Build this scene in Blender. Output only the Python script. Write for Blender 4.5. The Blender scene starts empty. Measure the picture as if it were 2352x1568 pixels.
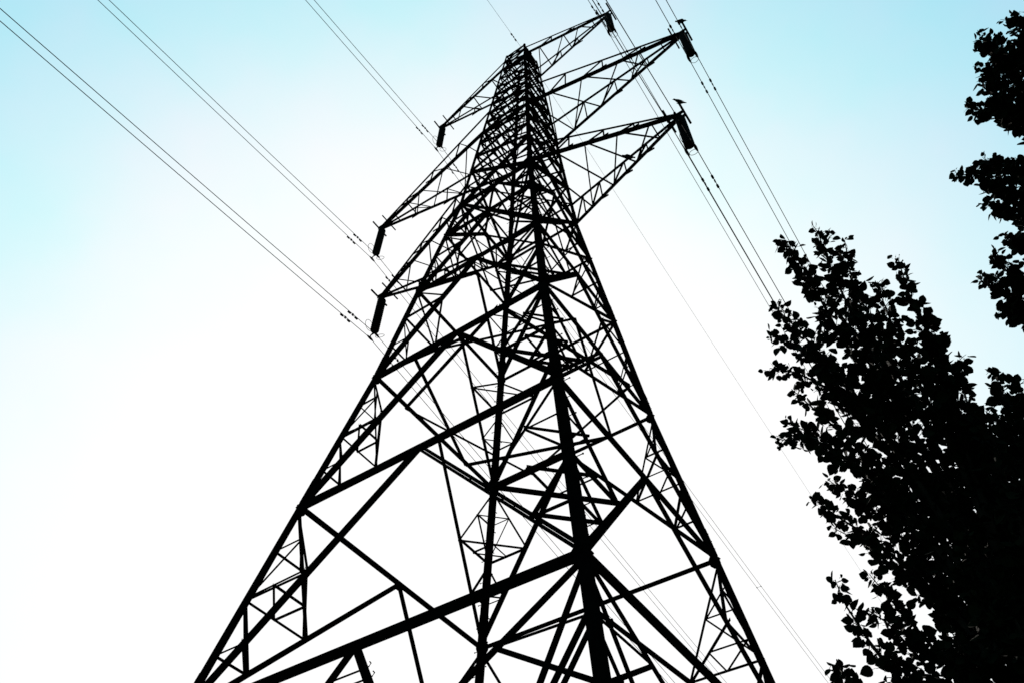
import bpy, bmesh, math, random
from mathutils import Vector as V, Matrix
C = bpy.context.scene.collection
SC = bpy.context.scene
# ------------------------------------------------------------------ camera
CP = V((10.029455, -14.070765, 1.6))
RX, UX, FX = V((0.81973407, 0.57253997, 0.01529821)), V((0.44162581, -0.64885446, 0.61964064)), V((-0.36469535, 0.50118446, 0.78473654))
FOC = 1870.84            # focal length in pixels of a 2352 px wide frame
cam = bpy.data.cameras.new('camera'); cam.sensor_width = 36; cam.lens = FOC / 2352 * 36; cam.clip_start = .05; cam.clip_end = 5000
co = bpy.data.objects.new('camera', cam); C.objects.link(co); SC.camera = co
co.matrix_world = Matrix(((RX.x, UX.x, -FX.x, CP.x), (RX.y, UX.y, -FX.y, CP.y), (RX.z, UX.z, -FX.z, CP.z), (0, 0, 0, 1)))
def at(x, y, d):         # point d metres from the camera in a given direction
    r = FX + RX * ((x - 1176) / FOC) + UX * ((784 - y) / FOC)
    return CP + r.normalized() * d
# ------------------------------------------------------------------ light
SUN_AZ, SUN_EL = math.radians(128), math.radians(39)      # azimuth measured from +X towards +Y
w = bpy.data.worlds.new('World'); SC.world = w; w.use_nodes = True
nt = w.node_tree; bg = nt.nodes['Background']
sky = nt.nodes.new('ShaderNodeTexSky'); sky.sky_type = 'NISHITA'; sky.sun_disc = False
sky.sun_elevation = SUN_EL; sky.sun_rotation = math.radians(90) - SUN_AZ
sky.altitude = 0; sky.air_density = 1.0; sky.dust_density = 4.0; sky.ozone_density = 1.0
bg.inputs[1].default_value = 0.12
def mth(op, a, b=None):
    n = nt.nodes.new('ShaderNodeMath'); n.operation = op
    for i, v in enumerate((a, b)):
        if v is None: continue
        if isinstance(v, (int, float)): n.inputs[i].default_value = v
        else: nt.links.new(v, n.inputs[i])
    return n.outputs[0]
sp = nt.nodes.new('ShaderNodeSeparateColor'); cb = nt.nodes.new('ShaderNodeCombineColor'); nt.links.new(sky.outputs[0], sp.inputs[0])
tc = nt.nodes.new('ShaderNodeTexCoord'); nz = nt.nodes.new('ShaderNodeTexNoise'); nz.inputs['Scale'].default_value = 5.5; nz.inputs['Detail'].default_value = 4
nt.links.new(tc.outputs['Generated'], nz.inputs['Vector'])          # faint uneven high haze, rosier where thicker
hz = mth('ADD', mth('MULTIPLY', nz.outputs['Fac'], .8), .6)
K = .12 * 2 ** 1.5
K = .12 * 2 ** 1.5
soft = lambda x: mth('SUBTRACT', 1.025, mth('EXPONENT', mth('MULTIPLY', x, -1.0)))      # bright haze levels off softly at white
red = soft(mth('MULTIPLY', mth('MULTIPLY', mth('POWER', sp.outputs[0], 1.35), .195), hz))
grn = soft(mth('DIVIDE', mth('MULTIPLY', sp.outputs[1], .56), mth('ADD', mth('MULTIPLY', hz, .3), .7)))
blu = soft(mth('MULTIPLY', sp.outputs[2], .62))
for i, c_ in enumerate((red, grn, blu)): nt.links.new(mth('MULTIPLY', c_, 1 / K), cb.inputs[i])
nt.links.new(cb.outputs[0], bg.inputs[0])
sl = bpy.data.lights.new('sun', 'SUN'); sl.energy = 2.2; sl.angle = math.radians(.5); sl.color = (1, .93, .84)
so = bpy.data.objects.new('sun', sl); C.objects.link(so)
sd = V((math.cos(SUN_EL) * math.cos(SUN_AZ), math.cos(SUN_EL) * math.sin(SUN_AZ), math.sin(SUN_EL)))
so.rotation_euler = sd.to_track_quat('Z', 'Y').to_euler()
SC.view_settings.view_transform = 'Standard'; SC.view_settings.look = 'None'; SC.view_settings.gamma = 1
SC.view_settings.exposure = 1.5
random.seed(7)
# ------------------------------------------------------------------ materials
def mat(name, col, col2=None, rough=.7, metal=0, scale=8, spec=.3, bump=0):
    m = bpy.data.materials.new(name); m.use_nodes = True; t = m.node_tree; b = t.nodes['Principled BSDF']
    b.inputs['Roughness'].default_value = rough; b.inputs['Metallic'].default_value = metal
    b.inputs['Specular IOR Level'].default_value = spec
    n = t.nodes.new('ShaderNodeTexNoise'); n.inputs['Scale'].default_value = scale; n.inputs['Detail'].default_value = 5
    g = t.nodes.new('ShaderNodeTexCoord'); t.links.new(g.outputs['Object'], n.inputs['Vector'])
    r = t.nodes.new('ShaderNodeValToRGB'); r.color_ramp.elements[0].position = .35; r.color_ramp.elements[1].position = .65
    r.color_ramp.elements[0].color = (*col, 1); r.color_ramp.elements[1].color = (*(col2 or col), 1)
    t.links.new(n.outputs['Fac'], r.inputs['Fac']); t.links.new(r.outputs['Color'], b.inputs['Base Color'])
    if bump:
        bp = t.nodes.new('ShaderNodeBump'); bp.inputs['Strength'].default_value = bump
        t.links.new(n.outputs['Fac'], bp.inputs['Height']); t.links.new(bp.outputs[0], b.inputs['Normal'])
    return m
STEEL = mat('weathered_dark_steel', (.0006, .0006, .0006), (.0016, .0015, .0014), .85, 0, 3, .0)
CERAM = mat('brown_glazed_ceramic', (.002, .0015, .001), (.003, .002, .002), .6, 0, 6, .04)
WIRE = mat('aluminium_wire_dulled', (.004, .004, .0045), (.006, .006, .006), .8, 0, 4, .05)
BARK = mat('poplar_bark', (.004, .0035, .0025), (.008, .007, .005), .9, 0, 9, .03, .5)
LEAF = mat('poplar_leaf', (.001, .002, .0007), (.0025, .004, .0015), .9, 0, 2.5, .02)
FEATH = mat('black_feathers', (.0015, .0015, .002), (.003, .003, .004), .8, 0, 20, .03)
GRASS = mat('rough_grass', (.03, .05, .015), (.06, .075, .03), .95, 0, .8, .1, .4)
CONC = mat('concrete', (.25, .24, .22), (.33, .32, .30), .9, 0, 5, .2, .2)
# ------------------------------------------------------------------ mesh helpers
class MB:
    def __init__(s): s.v = []; s.f = []
    def add(s, vs, fs):
        n = len(s.v); s.v += [tuple(x) for x in vs]; s.f += [tuple(i + n for i in f) for f in fs]
    def box(s, p, q, u, v, u0, u1, v0, v1):        # bar from p to q, section rectangle in (u, v)
        vs = [e + u * a + v * b for e in (p, q) for a, b in ((u0, v0), (u1, v0), (u1, v1), (u0, v1))]
        s.add(vs, [(3, 2, 1, 0), (4, 5, 6, 7), (0, 1, 5, 4), (1, 2, 6, 5), (2, 3, 7, 6), (3, 0, 4, 7)])
    def tube(s, pts, rad, n=6, closed=False):
        pts = [V(p) for p in pts]; N = len(pts)
        rs = rad if isinstance(rad, (list, tuple)) else [rad] * N
        ref = V((0, 0, 1)); vs = []
        for i, p in enumerate(pts):
            a = pts[(i + 1) % N if closed else min(i + 1, N - 1)] - pts[(i - 1) if (closed or i > 0) else 0]
            a.normalize()
            r = ref if abs(a.dot(ref)) < .95 else V((1, 0, 0))
            u = a.cross(r).normalized(); v = a.cross(u)
            vs += [p + (u * math.cos(t * math.tau / n) + v * math.sin(t * math.tau / n)) * rs[i] for t in range(n)]
        fs = []
        for i in range(N if closed else N - 1):
            j = (i + 1) % N
            fs += [(i * n + k, i * n + (k + 1) % n, j * n + (k + 1) % n, j * n + k) for k in range(n)]
        if not closed: fs += [tuple(range(n))[::-1], tuple((N - 1) * n + k for k in range(n))]
        s.add(vs, fs)
    def ellip(s, c, ax, r1, r2, n=10, m=6):        # ellipsoid, long axis ax (length r1 each side)
        ax = ax.normalized(); k = m
        s.tube([c + ax * (-math.cos(math.pi * i / k) * r1) for i in range(k + 1)], [max(.002, math.sin(math.pi * i / k)) * r2 for i in range(k + 1)], n)
    def build(s, name, m, parent=None, smooth=False):
        me = bpy.data.meshes.new(name); me.from_pydata(s.v, [], s.f); me.update()
        if smooth: me.polygons.foreach_set('use_smooth', [True] * len(me.polygons))
        me.materials.append(m)
        o = bpy.data.objects.new(name, me); C.objects.link(o)
        if parent: o.parent = parent
        return o
def empty(name, loc, label, cat, group=None):
    o = bpy.data.objects.new(name, None); C.objects.link(o); o.location = loc; tag(o, label, cat, group); return o
def tag(o, label, cat, group=None):
    o['label'] = label; o['category'] = cat
    if group: o['group'] = group
def lerp(a, b, t): return a + (b - a) * t
_j = [0]
def jit(): _j[0] = (_j[0] + 1) % 11; return _j[0] * .0023
def angle(m, p, q, s, n, t=None, off=.028, flip=1):      # rolled steel angle section, n = outward normal
    t = t or max(.006, s * .11); a = (q - p).normalized(); n = (n - a * n.dot(a)).normalized(); v = a.cross(n) * flip; o = -off - jit()
    m.box(p, q, v, n, -s / 2, s / 2, o - t, o)
    m.box(p, q, v, n, -s / 2, -s / 2 + t, o - s, o - t - .0005)
def dbl(m, p, q, s, n, g=.022, off=.026):                # two angles back to back with a slot between, battens across it
    t = max(.006, s * .12); a = (q - p).normalized(); n = (n - a * n.dot(a)).normalized(); v = a.cross(n); o = -off - jit()
    for k in (1, -1):
        e = v * k
        m.box(p, q, e, n, g / 2, g / 2 + s, o - t, o)
        m.box(p, q, e, n, g / 2, g / 2 + t, o - s, o - t - .0005)
    L = (q - p).length
    for i in range(1, int(L / 1.5) + 1):
        c = p + a * (i * L / (int(L / 1.5) + 1))
        m.box(c - a * .05, c + a * .05, v, n, -g / 2 - s * .8, g / 2 + s * .8, o - t * 2.2, o - t - .001)
# ------------------------------------------------------------------ pylon shape
Z = {0: 0.0, 1: 9.643, 2: 15.28, 3: 20.636, 4: 25.461, 5: 29.5, 6: 32.23}
def W(z):
    if z <= Z[3]: return 4.0 - .1525325 * (z - Z[2])
    w3 = 4.0 - .1525325 * (Z[3] - Z[2])
    if z <= Z[6]: return w3 - .1179748 * (z - Z[3])
    return w3 - .1179748 * (Z[6] - Z[3]) - .0591062 * (z - Z[6])
UP = [32.23, 33.87, 35.5, 37.05, 38.6, 39.85, 41.1, 42.3, 43.6, 44.85, 46.1, 47.5, 48.9, 50.2, 51.2]
TOPZ = UP[-1]
# faces: (normal, in-plane direction)
FACES = [(V((0, -1, 0)), V((1, 0, 0))), (V((1, 0, 0)), V((0, 1, 0))), (V((0, 1, 0)), V((-1, 0, 0))), (V((-1, 0, 0)), V((0, -1, 0)))]
def fp(f, u, z): return FACES[f][0] * W(z) + FACES[f][1] * (u * W(z)) + V((0, 0, z))
def onleg(f, s, z): return fp(f, s, z)
pylon = empty('electricity_pylon', (0, 0, 0), 'tall dark steel lattice pylon carrying all the wires, six tapering arms at its top', 'pylon')
parts = {}     # kind -> list of (size key, mesh builder)
def put(kind, m, mid, parent=None):
    parts.setdefault(kind, []).append(((mid - CP).length, m))
# legs -----------------------------------------------------------------
LEGSEG = [(-.3, 9.64, .18), (9.64, 15.28, .195), (15.28, 20.64, .19), (20.64, 25.46, .19), (25.46, 32.23, .17), (32.23, 39.85, .15), (39.85, 46.1, .13), (46.1, TOPZ, .11)]
legs = {}
for sx, sy in ((1, -1), (-1, -1), (1, 1), (-1, 1)):
    m = MB()
    for z0, z1, s in LEGSEG:
        t = s * .1; vs = []
        for z in (z0, z1):
            c = V((sx * W(z), sy * W(z), z)); X = V((-sx, 0, 0)); Y = V((0, -sy, 0))
            vs += [c, c + X * s, c + X * s + Y * t, c + X * t + Y * t, c + X * t + Y * s, c + Y * s]
        fs = [(i, (i + 1) % 6, 6 + (i + 1) % 6, 6 + i) for i in range(6)] + [(0, 3, 2, 1), (0, 5, 4, 3), (6, 7, 8, 9), (6, 9, 10, 11)]
        m.add(vs, fs)
        if z1 < TOPZ:       # splice cover plates with bolt heads
            for (X, Y) in ((V((-sx, 0, 0)), V((0, -sy, 0))), (V((0, -sy, 0)), V((-sx, 0, 0)))):
                a = V((sx * W(z1 + .15), sy * W(z1 + .15), z1 + .15)); b = V((sx * W(z1 + 1.0), sy * W(z1 + 1.0), z1 + 1.0))
                m.box(a, b, X, Y, s * .05, s * .97, -.014, -.001)
                for k in range(7):
                    c = lerp(a, b, (k + .5) / 7) + X * (s * (.35 if k % 2 else .7))
                    m.tube([c - Y * .038, c - Y * .012], .014, 6)
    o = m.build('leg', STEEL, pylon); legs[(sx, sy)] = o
    f = MB(); c = V((sx * (W(0) - .05), sy * (W(0) - .05), 0))
    f.tube([c - V((0, 0, .5)), c + V((0, 0, .28)), c + V((0, 0, .34))], [.5, .45, .38], 20)
    f.build('footing', CONC, pylon)
# gusset plates ---------------------------------------------------------
def gusset(f, u, z, w_, h, du=0):
    m = MB(); n, d = FACES[f]; c = fp(f, u, z) - n * .012
    up = (fp(f, u, z + 1) - fp(f, u, z)).normalized()
    pts = [(-w_, -.45 * h), (-.5 * w_, -h), (.5 * w_, -h), (w_, -.45 * h), (w_, .45 * h), (.5 * w_, h), (-.5 * w_, h), (-w_, .45 * h)]
    vs = [c + d * (x + du) + up * y - n * k for k in (.012, .026) for x, y in pts]
    m.add(vs, [tuple(range(8))[::-1], tuple(range(8, 16))] + [(i, (i + 1) % 8, 8 + (i + 1) % 8, 8 + i) for i in range(8)])
    for x, y in ((-.6, 0), (.6, 0), (0, .6), (0, -.6), (-.3, .3), (.3, -.3)):
        b = c + d * (x * w_ + du) + up * (y * h); m.tube([b + n * .012, b - n * .012], .016, 6)
    put('gusset_plate', m, c)
# braced panels ---------------------------------------------------------
HS = {1: .135, 2: .125, 3: .115, 4: .11, 5: .1, 6: .12}
def beam(f, z, s, kind='horizontal_beam'):
    s *= (1.75 if z < 24 else 1.45, .74, .72, .85)[f] if s > .095 else 1
    for a, b in ((-1, 0), (0, 1)):
        m = MB(); (dbl if f == 1 and z < 31 else angle)(m, fp(f, a, z), fp(f, b, z), s, FACES[f][0]); put(kind, m, fp(f, (a + b) / 2, z))
def strut(f, P, Q, s):
    m = MB(); angle(m, P, Q, s, FACES[f][0], off=.036, flip=random.choice((1, -1))); put('strut', m, (P + Q) / 2)
def hip(P, Q, s):
    s *= 1.3 if P.z < 20 else 1.1
    m = MB(); angle(m, P, Q, s, V((0, 0, -1)), off=0); put('strut', m, (P + Q) / 2)
for k in range(6):
    zb, zt = Z[k], Z[k + 1]; pts = {}
    for f in range(4):
        n = FACES[f][0]
        beam(f, zt, HS[k + 1])
        M = fp(f, 0, zt)
        gusset(f, 0, zt - .05, *((.26 - k * .025, .12 - k * .01) if f < 2 else (.12, .09)))
        for s in (-1, 1):
            L0, L1 = fp(f, s, zb), fp(f, s, zt)
            m = MB(); ds = [.085, .078, .07, .066, .05, .05][k]
            D = lambda t: lerp(M, L0, t); G = lambda t: fp(f, s, lerp(zt, zb, t))
            if k < 4 and f < 2: dbl(m, M, L0, ds * (.85, 1.1, 1.4, 1.45)[k] * (1 if f or not k else (1.25 if s < 0 else .8)), n, .035 if k == 0 else .016)
            elif k < 4: angle(m, M, L0, ds * 1.75, n)
            else: angle(m, M, L0, ds * 2.5, n)
            put('diagonal_brace', m, (M + L0) / 2)
            gusset(f, s, zt, .17 - k * .015, .2 - k * .016, -s * .14)
            a, b = [.07, .068, .062, .06, .056, .054][k], [.05, .046, .042, .044, .04, .04][k]
            if k in (0, 1, 2):
                c, b_ = D(.5), lerp(L1, D(.5), .5)
                strut(f, L1, c, a); strut(f, G(.5), c, a); strut(f, b_, G(.25), b); strut(f, b_, G(.5), b)
                strut(f, G(.5), D(.75), a); strut(f, G(.75), D(.75), b)
                pts[(f, s)] = [('c', c), ('j', D(.75)), ('a', lerp(G(.5), c, .5)), ('k', b_)]
                if k == 0:
                    mS = lerp(L1, D(.25), .5)
                    strut(f, D(.25), L1, .075); strut(f, mS, G(.13), .05); strut(f, mS, G(.26), .085); strut(f, G(.13), D(.5), .06)
            elif k in (3, 4):
                t1, t2 = (1 / 3, 2 / 3) if k == 3 else (.38, .71)
                strut(f, L1, D(t1), a * 1.15); strut(f, G(t1), D(t1), a); strut(f, G(t1), D(t2), b * 1.1); strut(f, G(t2), D(t2), b)
                pts[(f, s)] = [('c', D(t1)), ('j', D(t2))]
            else:
                strut(f, L1, D(.5), a); strut(f, G(.5), D(.5), a); pts[(f, s)] = [('c', D(.5))]
    if k == 0:       # two guard bars across the foot of the middle V on the near left face
        for t in (.06, .085):
            P, Q = lerp(fp(0, 0, zt), fp(0, -1, zb), t), lerp(fp(0, 0, zt), fp(0, 1, zb), t)
            m = MB(); angle(m, P, Q, .04, V((0, -1, 0)), off=.06)
            e = (Q - P).normalized(); Q2 = Q + V((0, .07, 0)); m.tube([Q2 - e * .1, Q2 + e * .1, Q2 + e * .14 + V((0, 0, .05)), Q2 + e * .1 + V((0, 0, .09))], .012, 5)
            put('guard_bar', m, P)
    for f in range(4):       # corner between the +1 end of face f and the -1 end of face f+1
        A, B = dict(pts[(f, 1)]), dict(pts[((f + 1) % 4, -1)])
        for key in A:
            hip(A[key], B[key], {'c': .062, 'j': .046, 'a': .042, 'k': .036}[key])
        if 'a' in A:
            hm = lerp(A['c'], B['c'], .5); hip(A['a'], hm, .036); hip(B['a'], hm, .036)
def plan(z, pairs, s):
    w_ = W(z)
    for (a, b), (c, d) in pairs:
        m = MB(); P, Q = V((a * w_, b * w_, z)), V((c * w_, d * w_, z))
        angle(m, P, Q, s, V((0, 0, -1)), off=-.02); put('plan_brace', m, (P + Q) / 2)
octa = [((-.5, -1), (-1, .5)), ((-.5, 1), (-1, -.5)), ((.5, -1), (1, .5)), ((.5, 1), (1, -.5)), ((-1, -.5), (.5, -1)), ((1, -.5), (-.5, -1)), ((-1, .5), (.5, 1)), ((1, .5), (-.5, 1))]
diam = [((0, -1), (1, 0)), ((1, 0), (0, 1)), ((0, 1), (-1, 0)), ((-1, 0), (0, -1))]
cross = [((-1, -1), (1, 1)), ((-1, 1), (1, -1))]
plan(Z[3], octa, .085); plan(Z[5], octa, .06); plan(Z[6], diam + cross, .1)
for z in (UP[1], UP[5], UP[7], UP[12], UP[13]): plan(z, cross, .05)
# upper lattice ---------------------------------------------------------
for i in range(1, len(UP) - 1):
    z0, z1 = UP[i if i > 1 else 0], UP[i + 1]; s = .1 - .002 * i + (.03 if i == 1 else 0)
    for f in range(4):
        n = FACES[f][0]
        for a, o in ((-1, .02), (1, .032)):
            m = MB(); angle(m, fp(f, a, z0), fp(f, -a, z1), s, n, off=o, flip=a); put('lattice_brace', m, fp(f, 0, (z0 + z1) / 2))
        for a in (-1, 1):
            gusset(f, a, UP[i], .085, .12, -a * .06)
            if i == 1: strut(f, fp(f, a, UP[1]), fp(f, a * .08, UP[1]), .05)
for z in (UP[1], UP[5], UP[7], UP[12], UP[13], UP[14]):
    for f in range(4): beam(f, z, .1 if z in (UP[5], UP[12]) else .07)
m = MB()      # cap plate and bracket for the earth wire
w_ = W(TOPZ)
m.box(V((-w_, 0, TOPZ + .02)), V((w_, 0, TOPZ + .02)), V((0, 1, 0)), V((0, 0, 1)), -.09, .09, -.05, .06)
m.box(V((.27, 0, TOPZ + .08)), V((.39, 0, TOPZ + .08)), V((0, 1, 0)), V((0, 0, 1)), -.16, .16, .002, .23)
m.build('peak_bracket', STEEL, pylon)
# step bolts -------------------------------------------------------------
def bolts(sx, sy, along, dirn, z0, z1, dz, u):
    z = z0
    while z < z1:
        s = [q for q in LEGSEG if q[0] <= z < q[1]][0][2]
        c = V((sx * W(z), sy * W(z), z)) + along * (s * u); m = MB()
        m.tube([c, c + dirn * .15], .011, 6); m.tube([c + dirn * .15, c + dirn * .175], .02, 6)
        put('step_bolt', m, c); z += dz
X_, Y_ = V((1, 0, 0)), V((0, 1, 0))
for (z0, z1, dz) in ((3, 10.6, 1.05), (10.9, 51, .72)):
    bolts(1, -1, Y_, X_, z0, z1, dz, .93)
    bolts(-1, 1, X_, -X_ * .0 + Y_, z0 + dz / 2, z1, dz, .5); bolts(-1, 1, -Y_, -X_, z0, z1, dz, .5)
# emit the parts ---------------------------------------------------------
for kind, lst in parts.items():
    lst.sort(key=lambda e: e[0])
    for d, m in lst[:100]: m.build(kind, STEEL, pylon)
    rest = MB()
    for d, m in lst[100:]: rest.add(m.v, m.f)
    if rest.v:
        o = rest.build(kind, STEEL, pylon); o['kind'] = 'stuff'
# cross arms --------------------------------------------------------------
ARMS = [  # z of lower chords, z where upper chords meet the leg, x of tip, panel nodes, uprights
    (48.9, 50.2, 5.85, [1.7, 3.2, 4.15, 4.95], [2.45, 3.7], .115, 'top'),
    (39.85, 42.3, 9.02, [2.45, 4.17, 6.0, 7.0, 8.0], [3.3, 5.2, 7.1], .145, 'middle'),
    (32.3, 33.87, 7.64, [2.75, 4.0, 5.3, 6.58], [2.35, 3.35, 4.75, 5.95], .14, 'bottom')]
for zl, zu, xt, nodes, ups, cs, nm in ARMS:
    for sx in (1, -1):
        arm = bpy.data.objects.new('cross_arm', None); C.objects.link(arm); arm.parent = pylon; arm.location = (0, 0, zl)
        mb = arm.matrix_basis.copy()
        def fin(m, name):
            m.v = [(a, b, c - zl) for a, b, c in m.v]; return m.build(name, STEEL, arm)
        w0, w1 = W(zl), W(zu); yt = .1
        def lo(sy, x): t = (x - w0) / (xt - w0); return V((sx * x, sy * lerp(w0, yt, t), zl))
        def hi(sy, x): t = (x - w1) / (xt - w1); return V((sx * x, sy * lerp(w1, yt * .8, t), lerp(zu, zl + .09, t)))
        for sy in (-1, 1):
            m = MB(); angle(m, lo(sy, w0 - .05), lo(sy, xt + .1), cs, V((0, sy, 0)), off=-.02, flip=sx * sy); fin(m, 'chord')
            m = MB(); angle(m, hi(sy, w1 - .03), hi(sy, xt), cs * .58, V((0, sy, 0)), off=-.02, flip=-sx * sy); fin(m, 'chord')
            seq = [n_ for n_ in nodes if n_ < xt - 1]
            for u in ups:
                inner = max([n_ for n_ in [w0] + nodes if n_ < u - .2] or [w0])
                m = MB(); angle(m, hi(sy, u), lo(sy, u), .05, V((0, sy, 0)), off=0); fin(m, 'web_bar')
                m = MB(); angle(m, hi(sy, u), lo(sy, inner), .058, V((0, sy, 0)), off=0); fin(m, 'web_bar')
            for u in ups[1:]:
                c = lo(sy, u); m = MB(); m.box(c - X_ * .25, c + X_ * .25, V((0, 0, 1)), V((0, sy, 0)), -.085, .05, .021, .034); fin(m, 'splice_plate')
        dn = V((0, 0, -1)); ns = [w0] + nodes
        def pb(P, Q, s=.056):
            m = MB(); angle(m, P, Q, s, dn, off=.004); fin(m, 'plan_bar')
        if nm == 'top':
            for (a, b) in ((1.7, w0), (1.7, 1.7), (3.2, 1.85), (3.2, 3.22), (4.13, 3.3), (4.13, 4.9), (4.95, 4.95)): pb(lo(-1, a), lo(1, b))
        else:
            lim = 4
            for i in range(min(len(ns) - 1, lim)):
                pb(lo(-1, ns[i]), lo(1, ns[i + 1])); pb(lo(1, ns[i]), lo(-1, ns[i + 1]))
            for n_ in nodes[3:]: pb(lo(-1, n_), lo(1, n_), .05)
        # tip: end plates and two bars lying along the line
        m = MB()
        for sy in (-1, 1): m.box(V((sx * (xt - .5), sy * .09, zl)), V((sx * (xt + .26), sy * .09, zl)), V((0, 0, 1)), Y_, -.12, .15, -.008, .008)
        m.box(V((sx * (xt - .12), 0, zl)), V((sx * (xt + .12), 0, zl)), Y_, V((0, 0, 1)), -.08, .08, -.13, -.06)
        fin(m, 'tip_plate')
        for dx, r in ((.24, .045), (-.42, .036)):
            m = MB(); c = V((sx * (xt + dx), 0, zl + .05)); m.tube([c - Y_ * .55, c + Y_ * .55], r, 8); fin(m, 'tip_bar')
# ------------------------------------------------------------------ insulators and conductors
SEP = .175
rowname = {'top': 'top', 'middle': 'long middle', 'bottom': 'lowest'}
CL = {}
for zl, zu, xt, nodes, ups, cs, nm in ARMS:
    for sx in (1, -1):
        side = 'near right-hand' if sx > 0 else 'far left-hand'
        L = 2.95; x0 = sx * xt
        ins = empty('insulator_string', (x0, 0, zl - .1), 'ribbed insulator string hanging from the %s arm on the %s side' % (rowname[nm], 'right' if sx > 0 else 'left'), 'insulator', 'insulator strings hanging from the arm tips')
        m = MB(); m.tube([(0, 0, .1), (0, 0, -.22)], .035, 8); m.ellip(V((0, 0, -.02)), V((0, 0, 1)), .06, .07, 8, 4); m.build('hanger', STEEL, ins)
        m = MB(); nd = 16; z = -.22; dz = (L - .62) / nd
        prof = []
        for i in range(nd):
            zz = z - i * dz
            prof += [(zz, .06), (zz - dz * .2, .075), (zz - dz * .42, .2), (zz - dz * .62, .19), (zz - dz * .66, .07), (zz - dz * .98, .055)]
        m.tube([(0, 0, a) for a, b in prof], [b for a, b in prof], 18); m.build('disc_stack', CERAM, ins)
        zb = -L + .36
        m = MB(); m.tube([(0, 0, zb + .06), (0, 0, zb - .04)], .04, 8)
        tri = [(-SEP - .03, zb - .16), (SEP + .03, zb - .16), (SEP + .03, zb - .1), (.07, zb), (-.07, zb), (-SEP - .03, zb - .1)]
        m.add([V((a, y, b)) for y in (-.012, .012) for a, b in tri], [tuple(range(6))[::-1], tuple(range(6, 12))] + [(i, (i + 1) % 6, 6 + (i + 1) % 6, 6 + i) for i in range(6)])
        m.build('yoke_plate', STEEL, ins)
        for s in (-1, 1):
            m = MB(); c = V((s * SEP, 0, zb - .3))
            m.tube([c + V((0, 0, .17)), c + V((0, 0, .02))], .025, 6)
            m.tube([c + V((0, y, -.02 - .25 * y * y)) for y in (-.2, -.14, -.07, 0, .07, .14, .2)], [.02, .036, .05, .056, .05, .036, .02], 8)
            m.build('wire_clamp', STEEL, ins)
        for s in (-1, 1):        # looped arcing horns, one each way along the line
            m = MB(); pts = []
            for i in range(13):
                t = i / 12 * math.tau
                r = .13 * (1 - .35 * math.cos(t))
                pts.append(V((.17 * math.sin(t) * (1 if i else 0), s * (.16 + .26 * (1 - math.cos(t)) / 2 * 1.5), zb - .1 + .36 * (1 - math.cos(t)) / 2)))
            m.tube(pts, .011, 5); m.build('arcing_horn', STEEL, ins)
        zc = zl - .1 + zb - .32; CL[(nm, sx)] = (x0, zc)
SLM, SLP, HD = .1276, .1469, -.004
def wirept(x, z0, y, sp=None):
    k = (sp if sp else (SLP if y > 0 else SLM)); a = abs(y)
    return V((x + HD * y, y, z0 - k * a + k * a * a / 350))
def damper(x, z0, y, par, sp=None):
    P = wirept(x, z0, y, sp); a = (wirept(x, z0, y + .3, sp) - wirept(x, z0, y - .3, sp)).normalized(); d = V((0, 0, -1)); m = MB()
    m.box(P - a * .035, P + a * .035, V((1, 0, 0)), d, -.025, .025, -.03, .095)
    m.tube([P + d * .075 - a * .24, P + d * .085, P + d * .075 + a * .24], .009, 5)
    for k in (-1, 1): m.tube([P + d * .075 + a * k * u for u in (.13, .15, .27, .29)], [.03, .042, .045, .03], 8)
    m.build('vibration_damper', STEEL, par)
ys = [-175 + 175 * (1 - math.cos(math.pi / 2 * i / 30)) for i in range(31)]
ys = sorted([-y for y in [0, 1, 2, 4, 7, 11, 16, 22, 30, 40, 55, 75, 100, 130, 165]][::-1] + [1, 2, 4, 7, 11, 16, 22, 30, 40, 55, 75, 100, 130, 165, 200, 240, 280])
for (nm, sx), (x0, zc) in CL.items():
    for s in (-1, 1):
        x = x0 + s * SEP
        m = MB(); m.tube([wirept(x, zc, y) for y in ys], .0155, 6)
        o = m.build('power_line', WIRE)
        inner = (s * sx < 0)
        tag(o, '%s wire of the twin pair clamped under the %s arm on the %s side' % ('inner' if inner else 'outer', rowname[nm], 'right' if sx > 0 else 'left'), 'power line', 'twin conductors strung from the insulators')
        for y in (-1.5, 1.45): damper(x, zc, y + .04 * s, o)
        if s == 1:
            for y in (-38, 42, 95):
                P, Q = wirept(x, zc, y), wirept(x - 2 * SEP, zc, y); mm = MB(); mm.tube([P, Q], .012, 5)
                for e in (P, Q): mm.tube([e - Y_ * .06, e + Y_ * .06], .035, 6)
                mm.build('spacer', STEEL, o)
m = MB(); m.tube([wirept(.33, TOPZ + .3, y, .125) for y in ys], .0085, 6); o = m.build('earth_wire', WIRE)
tag(o, 'single thin earth wire running over the very top of the pylon', 'earth wire')
for y in (-1.35, 1.35): damper(.33, TOPZ + .3, y, o, .125)
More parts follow.
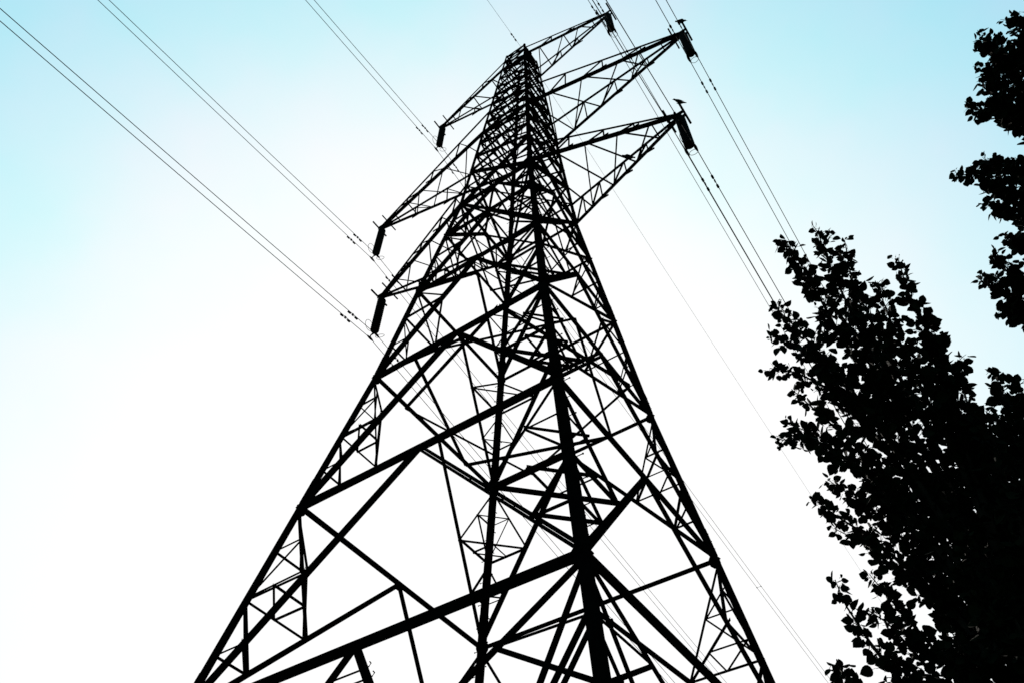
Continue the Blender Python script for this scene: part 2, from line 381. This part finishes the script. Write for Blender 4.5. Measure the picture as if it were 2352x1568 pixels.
# ------------------------------------------------------------------ birds
def bird(loc, facing, label, scale=1.0, pitch=0, tall=False):
    o = MB(); a = V((math.cos(facing), math.sin(facing), math.tan(pitch))).normalized(); up = V((0, 0, 1)); sd_ = a.cross(up).normalized()
    # profile along the bird: distance forward, height, half width, half height
    if tall: P_ = [(-.30, .05, .012, .006), (-.2, .075, .035, .014), (-.12, .11, .05, .04), (-.04, .15, .068, .07), (.04, .19, .066, .072), (.09, .235, .045, .05), (.115, .275, .036, .038), (.14, .30, .037, .038), (.165, .305, .028, .028), (.18, .30, .012, .012), (.225, .29, .002, .003)]
    else: P_ = [(-.28, .085, .03, .005), (-.2, .10, .034, .012), (-.13, .115, .05, .035), (-.05, .125, .07, .065), (.04, .135, .072, .07), (.10, .155, .05, .05), (.135, .18, .036, .036), (.165, .195, .036, .037), (.195, .192, .026, .026), (.21, .185, .01, .011), (.265, .168, .002, .003)]
    n = 12; vs = []
    for f_, h, rw, rh in P_:
        c = a * f_ + up * h
        vs += [c + sd_ * (math.cos(k * math.tau / n) * rw) + up * (math.sin(k * math.tau / n) * rh) for k in range(n)]
    fs = [(i * n + k, i * n + (k + 1) % n, (i + 1) * n + (k + 1) % n, (i + 1) * n + k) for i in range(len(P_) - 1) for k in range(n)]
    fs += [tuple(range(n))[::-1], tuple((len(P_) - 1) * n + k for k in range(n))]; o.add(vs, fs)
    for s in (-1, 1):
        o.tube([sd_ * (s * .03) + up * .1, sd_ * (s * .03) + up * .045 - a * .012, sd_ * (s * .03)], [.016, .008, .006], 6)
        o.tube([sd_ * (s * .03) - a * .015, sd_ * (s * .03) + a * .035 + up * .003], .006, 5)
    b = o.build('bird', FEATH, None, True); b.location = loc; b.scale = (scale, scale, scale * 1.35); tag(b, label, 'bird', 'birds perched on the arms')
    wn = MB()
    for s in (-1, 1):
        pts = [(.08, .15, .066), (.02, .17, .078), (-.08, .135, .068), (-.2, .105, .036), (-.12, .095, .062), (0, .10, .082)]
        vs = [a * x + up * z_ + sd_ * (s * y_) for x, z_, y_ in pts] + [a * x + up * z_ + sd_ * (s * (y_ + .008)) for x, z_, y_ in pts]
        wn.add(vs, [tuple(range(6)), tuple(range(6, 12))] + [(i, (i + 1) % 6, 6 + (i + 1) % 6, 6 + i) for i in range(6)])
    wn.build('wing', FEATH, b)
RD = math.atan2(RX.y, RX.x)
bird((9.26, -.42, 39.94), RD, 'black bird perched on the bar at the tip of the long middle right arm', 1.08)
bird((7.88, -.42, 32.39), RD + math.pi, 'black bird perched on the bar at the tip of the lowest right arm', 1.0, tall=True)
xt, w1 = 7.64, W(33.87); x = 4.95; t = (x - w1) / (xt - w1)
bird((x, lerp(w1, .08, t), lerp(33.87, 32.39, t) + .04), RD + math.pi, 'black bird on the sloping upper chord of the lowest right arm, halfway along it', 1.15)
# ------------------------------------------------------------------ trees
def leaf(mb, p, d, L, rnd):       # ovate pointed leaf, folded a little along its midrib
    d = d.normalized(); s = d.cross(V((rnd.gauss(0, 1), rnd.gauss(0, 1), rnd.gauss(0, 1)))).normalized(); n = d.cross(s)
    wd = L * rnd.uniform(.36, .5); c = rnd.uniform(-.12, .18) * L; tw = rnd.uniform(-.12, .12)
    out = ((.04, .5), (.17, .9), (.36, 1.03), (.58, .9), (.78, .55), (.92, .18))
    R_ = [p + d * (t * L) + (s + n * tw) * (wd * w_) + n * (c * w_ * w_ * .6 - c * t * t) for t, w_ in out]
    L_ = [p + d * (t * L) - (s + n * tw * .4) * (wd * w_) + n * (c * w_ * w_ * .6 - c * t * t) for t, w_ in out]
    mb.add([p] + R_ + [p + d * L - n * c] + L_[::-1], [tuple(range(8)), (0,) + tuple(range(7, 14))])
def shoot(lm, bm, pts, r0, r1, dens, L, rnd, rb=.022, lsp=.027):
    """leafy shoot along pts (tip first); crown radius grows from r0 at the tip to r1 at the base"""
    seg = [(pts[i + 1] - pts[i]).length for i in range(len(pts) - 1)]; tot = sum(seg)
    def pos(s):
        for i, g in enumerate(seg):
            if s <= g or i == len(seg) - 1: return lerp(pts[i], pts[i + 1], min(1, s / g)), (pts[i] - pts[i + 1]).normalized()
            s -= g
    N = 14; bm.tube([pos(tot * i / N)[0] for i in range(N + 1)], [.004 + rb * (i / N) for i in range(N + 1)], 6)
    s = .02
    while s < tot:
        c, ax = pos(s); f = s / tot; R = lerp(r0, r1, f)
        # side twig carrying a handful of leaves
        q = V((rnd.gauss(0, 1), rnd.gauss(0, 1), rnd.gauss(0, 1))); q = (q - ax * q.dot(ax)).normalized()
        tl = R * rnd.uniform(.15, 1.0); dr = (q + ax * rnd.uniform(.35, 1.1)).normalized(); e = c + dr * tl
        if tl > .08: bm.tube([c, lerp(c, e, .5) + ax * .01, e], [.005, .004, .0025], 4)
        nl = max(2, int(tl / lsp))
        for k in range(nl):
            b = lerp(c, e, (k + .6) / nl) + V((rnd.uniform(-1, 1), rnd.uniform(-1, 1), rnd.uniform(-1, 1))) * .018
            ld = (dr * rnd.uniform(.2, .9) + V((rnd.gauss(0, .7), rnd.gauss(0, .7), rnd.gauss(-.3, .7)))).normalized()
            pe = ld * rnd.uniform(.015, .035)
            bm.tube([b, b + pe], .0022, 3)
            leaf(lm, b + pe, ld, L * rnd.choice((.5, .75, .9, 1, 1.1, 1.25)) * rnd.uniform(.9, 1.1) * (.75 + .25 * min(1, f * 4)), rnd)
        s += dens * rnd.uniform(.5, 1.5) * (.7 + .5 * f)
def tree(name, label, base, top, trunk_r, shoots, seed, L, dens):
    rnd = random.Random(seed); t = empty(name, base, label, 'tree', 'trees to the right of the pylon')
    lm, bm, tm = MB(), MB(), MB(); B = V(base)
    n = 12; tr = [lerp(B, V(top), i / n) + V((math.sin(i * .9) * .06, math.cos(i * 1.3) * .06, 0)) for i in range(n + 1)]
    tm.tube([B - V((0, 0, .2))] + tr, [trunk_r * 1.5] + [trunk_r * (1.15 - 1.05 * i / n) for i in range(n + 1)], 14)
    for pts, r0, r1 in shoots:
        e = pts[-1]      # limb from the trunk out to the foot of the shoot
        h = max(B.z + .9, e.z - 1.1 - (V((e.x, e.y, 0)) - V((B.x, B.y, 0))).length * .7); k = min(.98, (h - B.z) / (V(top).z - B.z)); q = lerp(B, V(top), k)
        mid = lerp(q, e, .55) - V((0, 0, .18))
        bm.tube([q, lerp(q, mid, .5) - V((0, 0, .03)), mid, e], [.055, .045, .036, .026], 7)
        shoot(lm, bm, pts, r0, r1, dens, L, rnd)
        shoot(lm, bm, [e, mid, lerp(q, mid, .5)], r1 * .6, r1 * .6, dens * 2.0, L, rnd)
    off = lambda m_: [(a - B.x, b - B.y, c - B.z) for a, b, c in m_.v]
    for m_ in (lm, bm, tm): m_.v = off(m_)
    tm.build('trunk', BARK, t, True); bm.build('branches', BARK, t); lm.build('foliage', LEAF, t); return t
rnd = random.Random(3)
def S(*a, d=9.0, r0=.1, r1=.34):
    k = .88 if d < 12 else .9
    return ([at(x - (0 if d < 12 else -2), y, d + (rnd.uniform(-.15, .15)) + .0 * i) for i, (x, y) in enumerate(a)], r0 * (1 if d < 12 else 1.1), r1 * k)
near = [
 S((1803, 552), (1850, 625), (1935, 780), (2060, 980), d=9.0, r0=.14, r1=.36),
 S((1878, 532), (1905, 610), (1975, 760), (2090, 980), d=9.3, r0=.15, r1=.36),
 S((1940, 552), (1955, 640), (2030, 800), (2130, 980), d=9.5, r0=.06, r1=.33),
 S((2062, 592), (2085, 670), (2130, 760), (2190, 950), d=9.1, r0=.07, r1=.27),
 S((2010, 645), (2055, 760), (2120, 900), (2200, 1050), d=8.8, r0=.12, r1=.35),
 S((1780, 705), (1850, 775), (1960, 900), (2090, 1080), d=8.7, r0=.15, r1=.36),
 S((1768, 768), (1830, 800), (1920, 860), (2030, 990), d=9.2, r0=.07, r1=.25),
 S((1768, 845), (1830, 855), (1900, 890), (2010, 1000), d=8.9, r0=.08, r1=.2),
 S((1818, 893), (1860, 930), (1950, 1010), (2080, 1130), d=8.6, r0=.06, r1=.2),
 S((1795, 1010), (1860, 1005), (1960, 1060), (2110, 1200), d=8.7, r0=.1, r1=.3),
 S((1808, 972), (1880, 1000), (1990, 1100), (2120, 1240), d=9.0, r0=.06, r1=.26),
 S((1866, 1142), (1915, 1180), (2010, 1240), (2170, 1380), d=8.5, r0=.07, r1=.2),
 S((1900, 1100), (1990, 1160), (2100, 1260), (2220, 1400), d=8.9, r0=.1, r1=.3),
 S((1915, 1212), (1970, 1240), (2080, 1320), (2200, 1450), d=8.8, r0=.06, r1=.2),
 S((1918, 1330), (1940, 1385), (1995, 1470), (2110, 1620), d=8.2, r0=.06, r1=.2),
 S((1997, 1318), (2040, 1370), (2120, 1460), (2240, 1600), d=8.6, r0=.06, r1=.2),
 S((1990, 1398), (2040, 1430), (2120, 1520), (2230, 1640), d=8.4, r0=.06, r1=.22),
 S((1923, 1525), (1945, 1560), (2010, 1650), (2110, 1760), d=8.0, r0=.08, r1=.18),
 S((2040, 1500), (2090, 1560), (2180, 1680), (2260, 1780), d=8.2, r0=.1, r1=.3),
 S((2285, 850), (2300, 900), (2330, 1020), (2370, 1200), d=8.8, r0=.09, r1=.26),
 S((2270, 1010), (2310, 1110), (2370, 1280), d=8.6, r0=.14, r1=.3),
 S((2305, 1130), (2340, 1230), (2400, 1380), d=8.8, r0=.16, r1=.28),
 S((2300, 960), (2330, 1040), (2380, 1180), d=9.1, r0=.12, r1=.28),
 S((2340, 870), (2360, 960), (2390, 1100), d=8.5, r0=.12, r1=.3),
 S((2200, 825), (2215, 900), (2250, 1040), (2300, 1200), d=8.9, r0=.1, r1=.3),
 S((2150, 770), (2180, 870), (2220, 1000), (2270, 1180), d=9.2, r0=.12, r1=.34),
 S((2110, 700), (2135, 800), (2180, 930), (2230, 1100), d=9.1, r0=.08, r1=.3),
]
for k in range(4):            # the filled middle and right of the crown
    x, y = rnd.uniform(2080, 2330), rnd.uniform(930, 1480)
    x = max(x, 2020 + (y - 900) * .22)
    near.append(S((x, y), (x + 30, y + 110), (x + 80, y + 260), (x + 120, y + 400), d=rnd.uniform(8, 9.6), r0=.12, r1=.26))
for k in range(9):            # leafier low limbs
    x, y = rnd.uniform(2120, 2300), rnd.uniform(1230, 1520)
    near.append(S((x, y), (x + 40, y + 70), (x + 100, y + 190), (x + 150, y + 300), d=rnd.uniform(7.8, 8.8), r0=.12, r1=.22))
tree('poplar_tree', 'leafy tree of upright shoots filling the lower right corner, in front of the wires', (10.1, -6.5, 0), (9.95, -6.75, 8.6), .13, near, 11, .09, .023)
far = [
 S((2322, 48), (2350, 70), (2410, 130), d=13.5, r0=.15, r1=.42),
 S((2250, 90), (2290, 115), (2380, 190), d=14, r0=.14, r1=.42),
 S((2275, 150), (2330, 190), (2420, 260), d=14.2, r0=.25, r1=.5),
 S((2255, 183), (2285, 215), (2370, 280), d=13.6, r0=.1, r1=.3),
 S((2222, 247), (2270, 255), (2350, 275), (2430, 300), d=14, r0=.12, r1=.4),
 S((2310, 275), (2350, 295), (2420, 330), d=13.7, r0=.14, r1=.2),
 S((2192, 404), (2240, 400), (2310, 430), (2420, 520), d=14, r0=.1, r1=.4),
 S((2255, 368), (2310, 385), (2400, 450), d=14.4, r0=.14, r1=.4),
 S((2310, 372), (2360, 395), (2430, 450), d=13.8, r0=.1, r1=.3),
 S((2260, 470), (2310, 480), (2390, 530), d=13.8, r0=.12, r1=.28),
 S((2305, 540), (2350, 565), (2420, 640), d=14.1, r0=.08, r1=.26),
 S((2280, 585), (2310, 615), (2390, 700), d=13.7, r0=.1, r1=.34),
 S((2250, 637), (2290, 655), (2360, 710), (2420, 790), d=13.9, r0=.08, r1=.34),
 S((2295, 712), (2330, 715), (2400, 760), d=14.2, r0=.12, r1=.26),
]
for k in range(14):
    x, y = rnd.uniform(2375, 2470), rnd.choice((rnd.uniform(50, 280), rnd.uniform(400, 500), rnd.uniform(600, 700)))
    far.append(S((x, y), (x + 50, y + 60), (x + 110, y + 150), d=rnd.uniform(13, 14.6), r0=.22, r1=.38))
tree('poplar_tree', 'leafy tree reaching in from the upper right edge, nothing but sky left of it', (14.8, -3.9, 0), (14.4, -5.2, 14.2), .24, far, 23, .108, .017)
# ------------------------------------------------------------------ ground
g = MB(); N = 40
def gz(x, y): return -.02 + (.25 * math.sin(x * .05) * math.cos(y * .04) if math.hypot(x, y) > 45 else 0)
xs = [-1500, -700, -350, -200] + [-140 + 10 * i for i in range(29)] + [200, 350, 700, 1500]
vs = [V((x, y, gz(x, y))) for y in xs for x in xs]; n = len(xs)
g.add(vs, [(j * n + i, j * n + i + 1, (j + 1) * n + i + 1, (j + 1) * n + i) for j in range(n - 1) for i in range(n - 1)])
o = g.build('ground', GRASS); o['kind'] = 'structure'
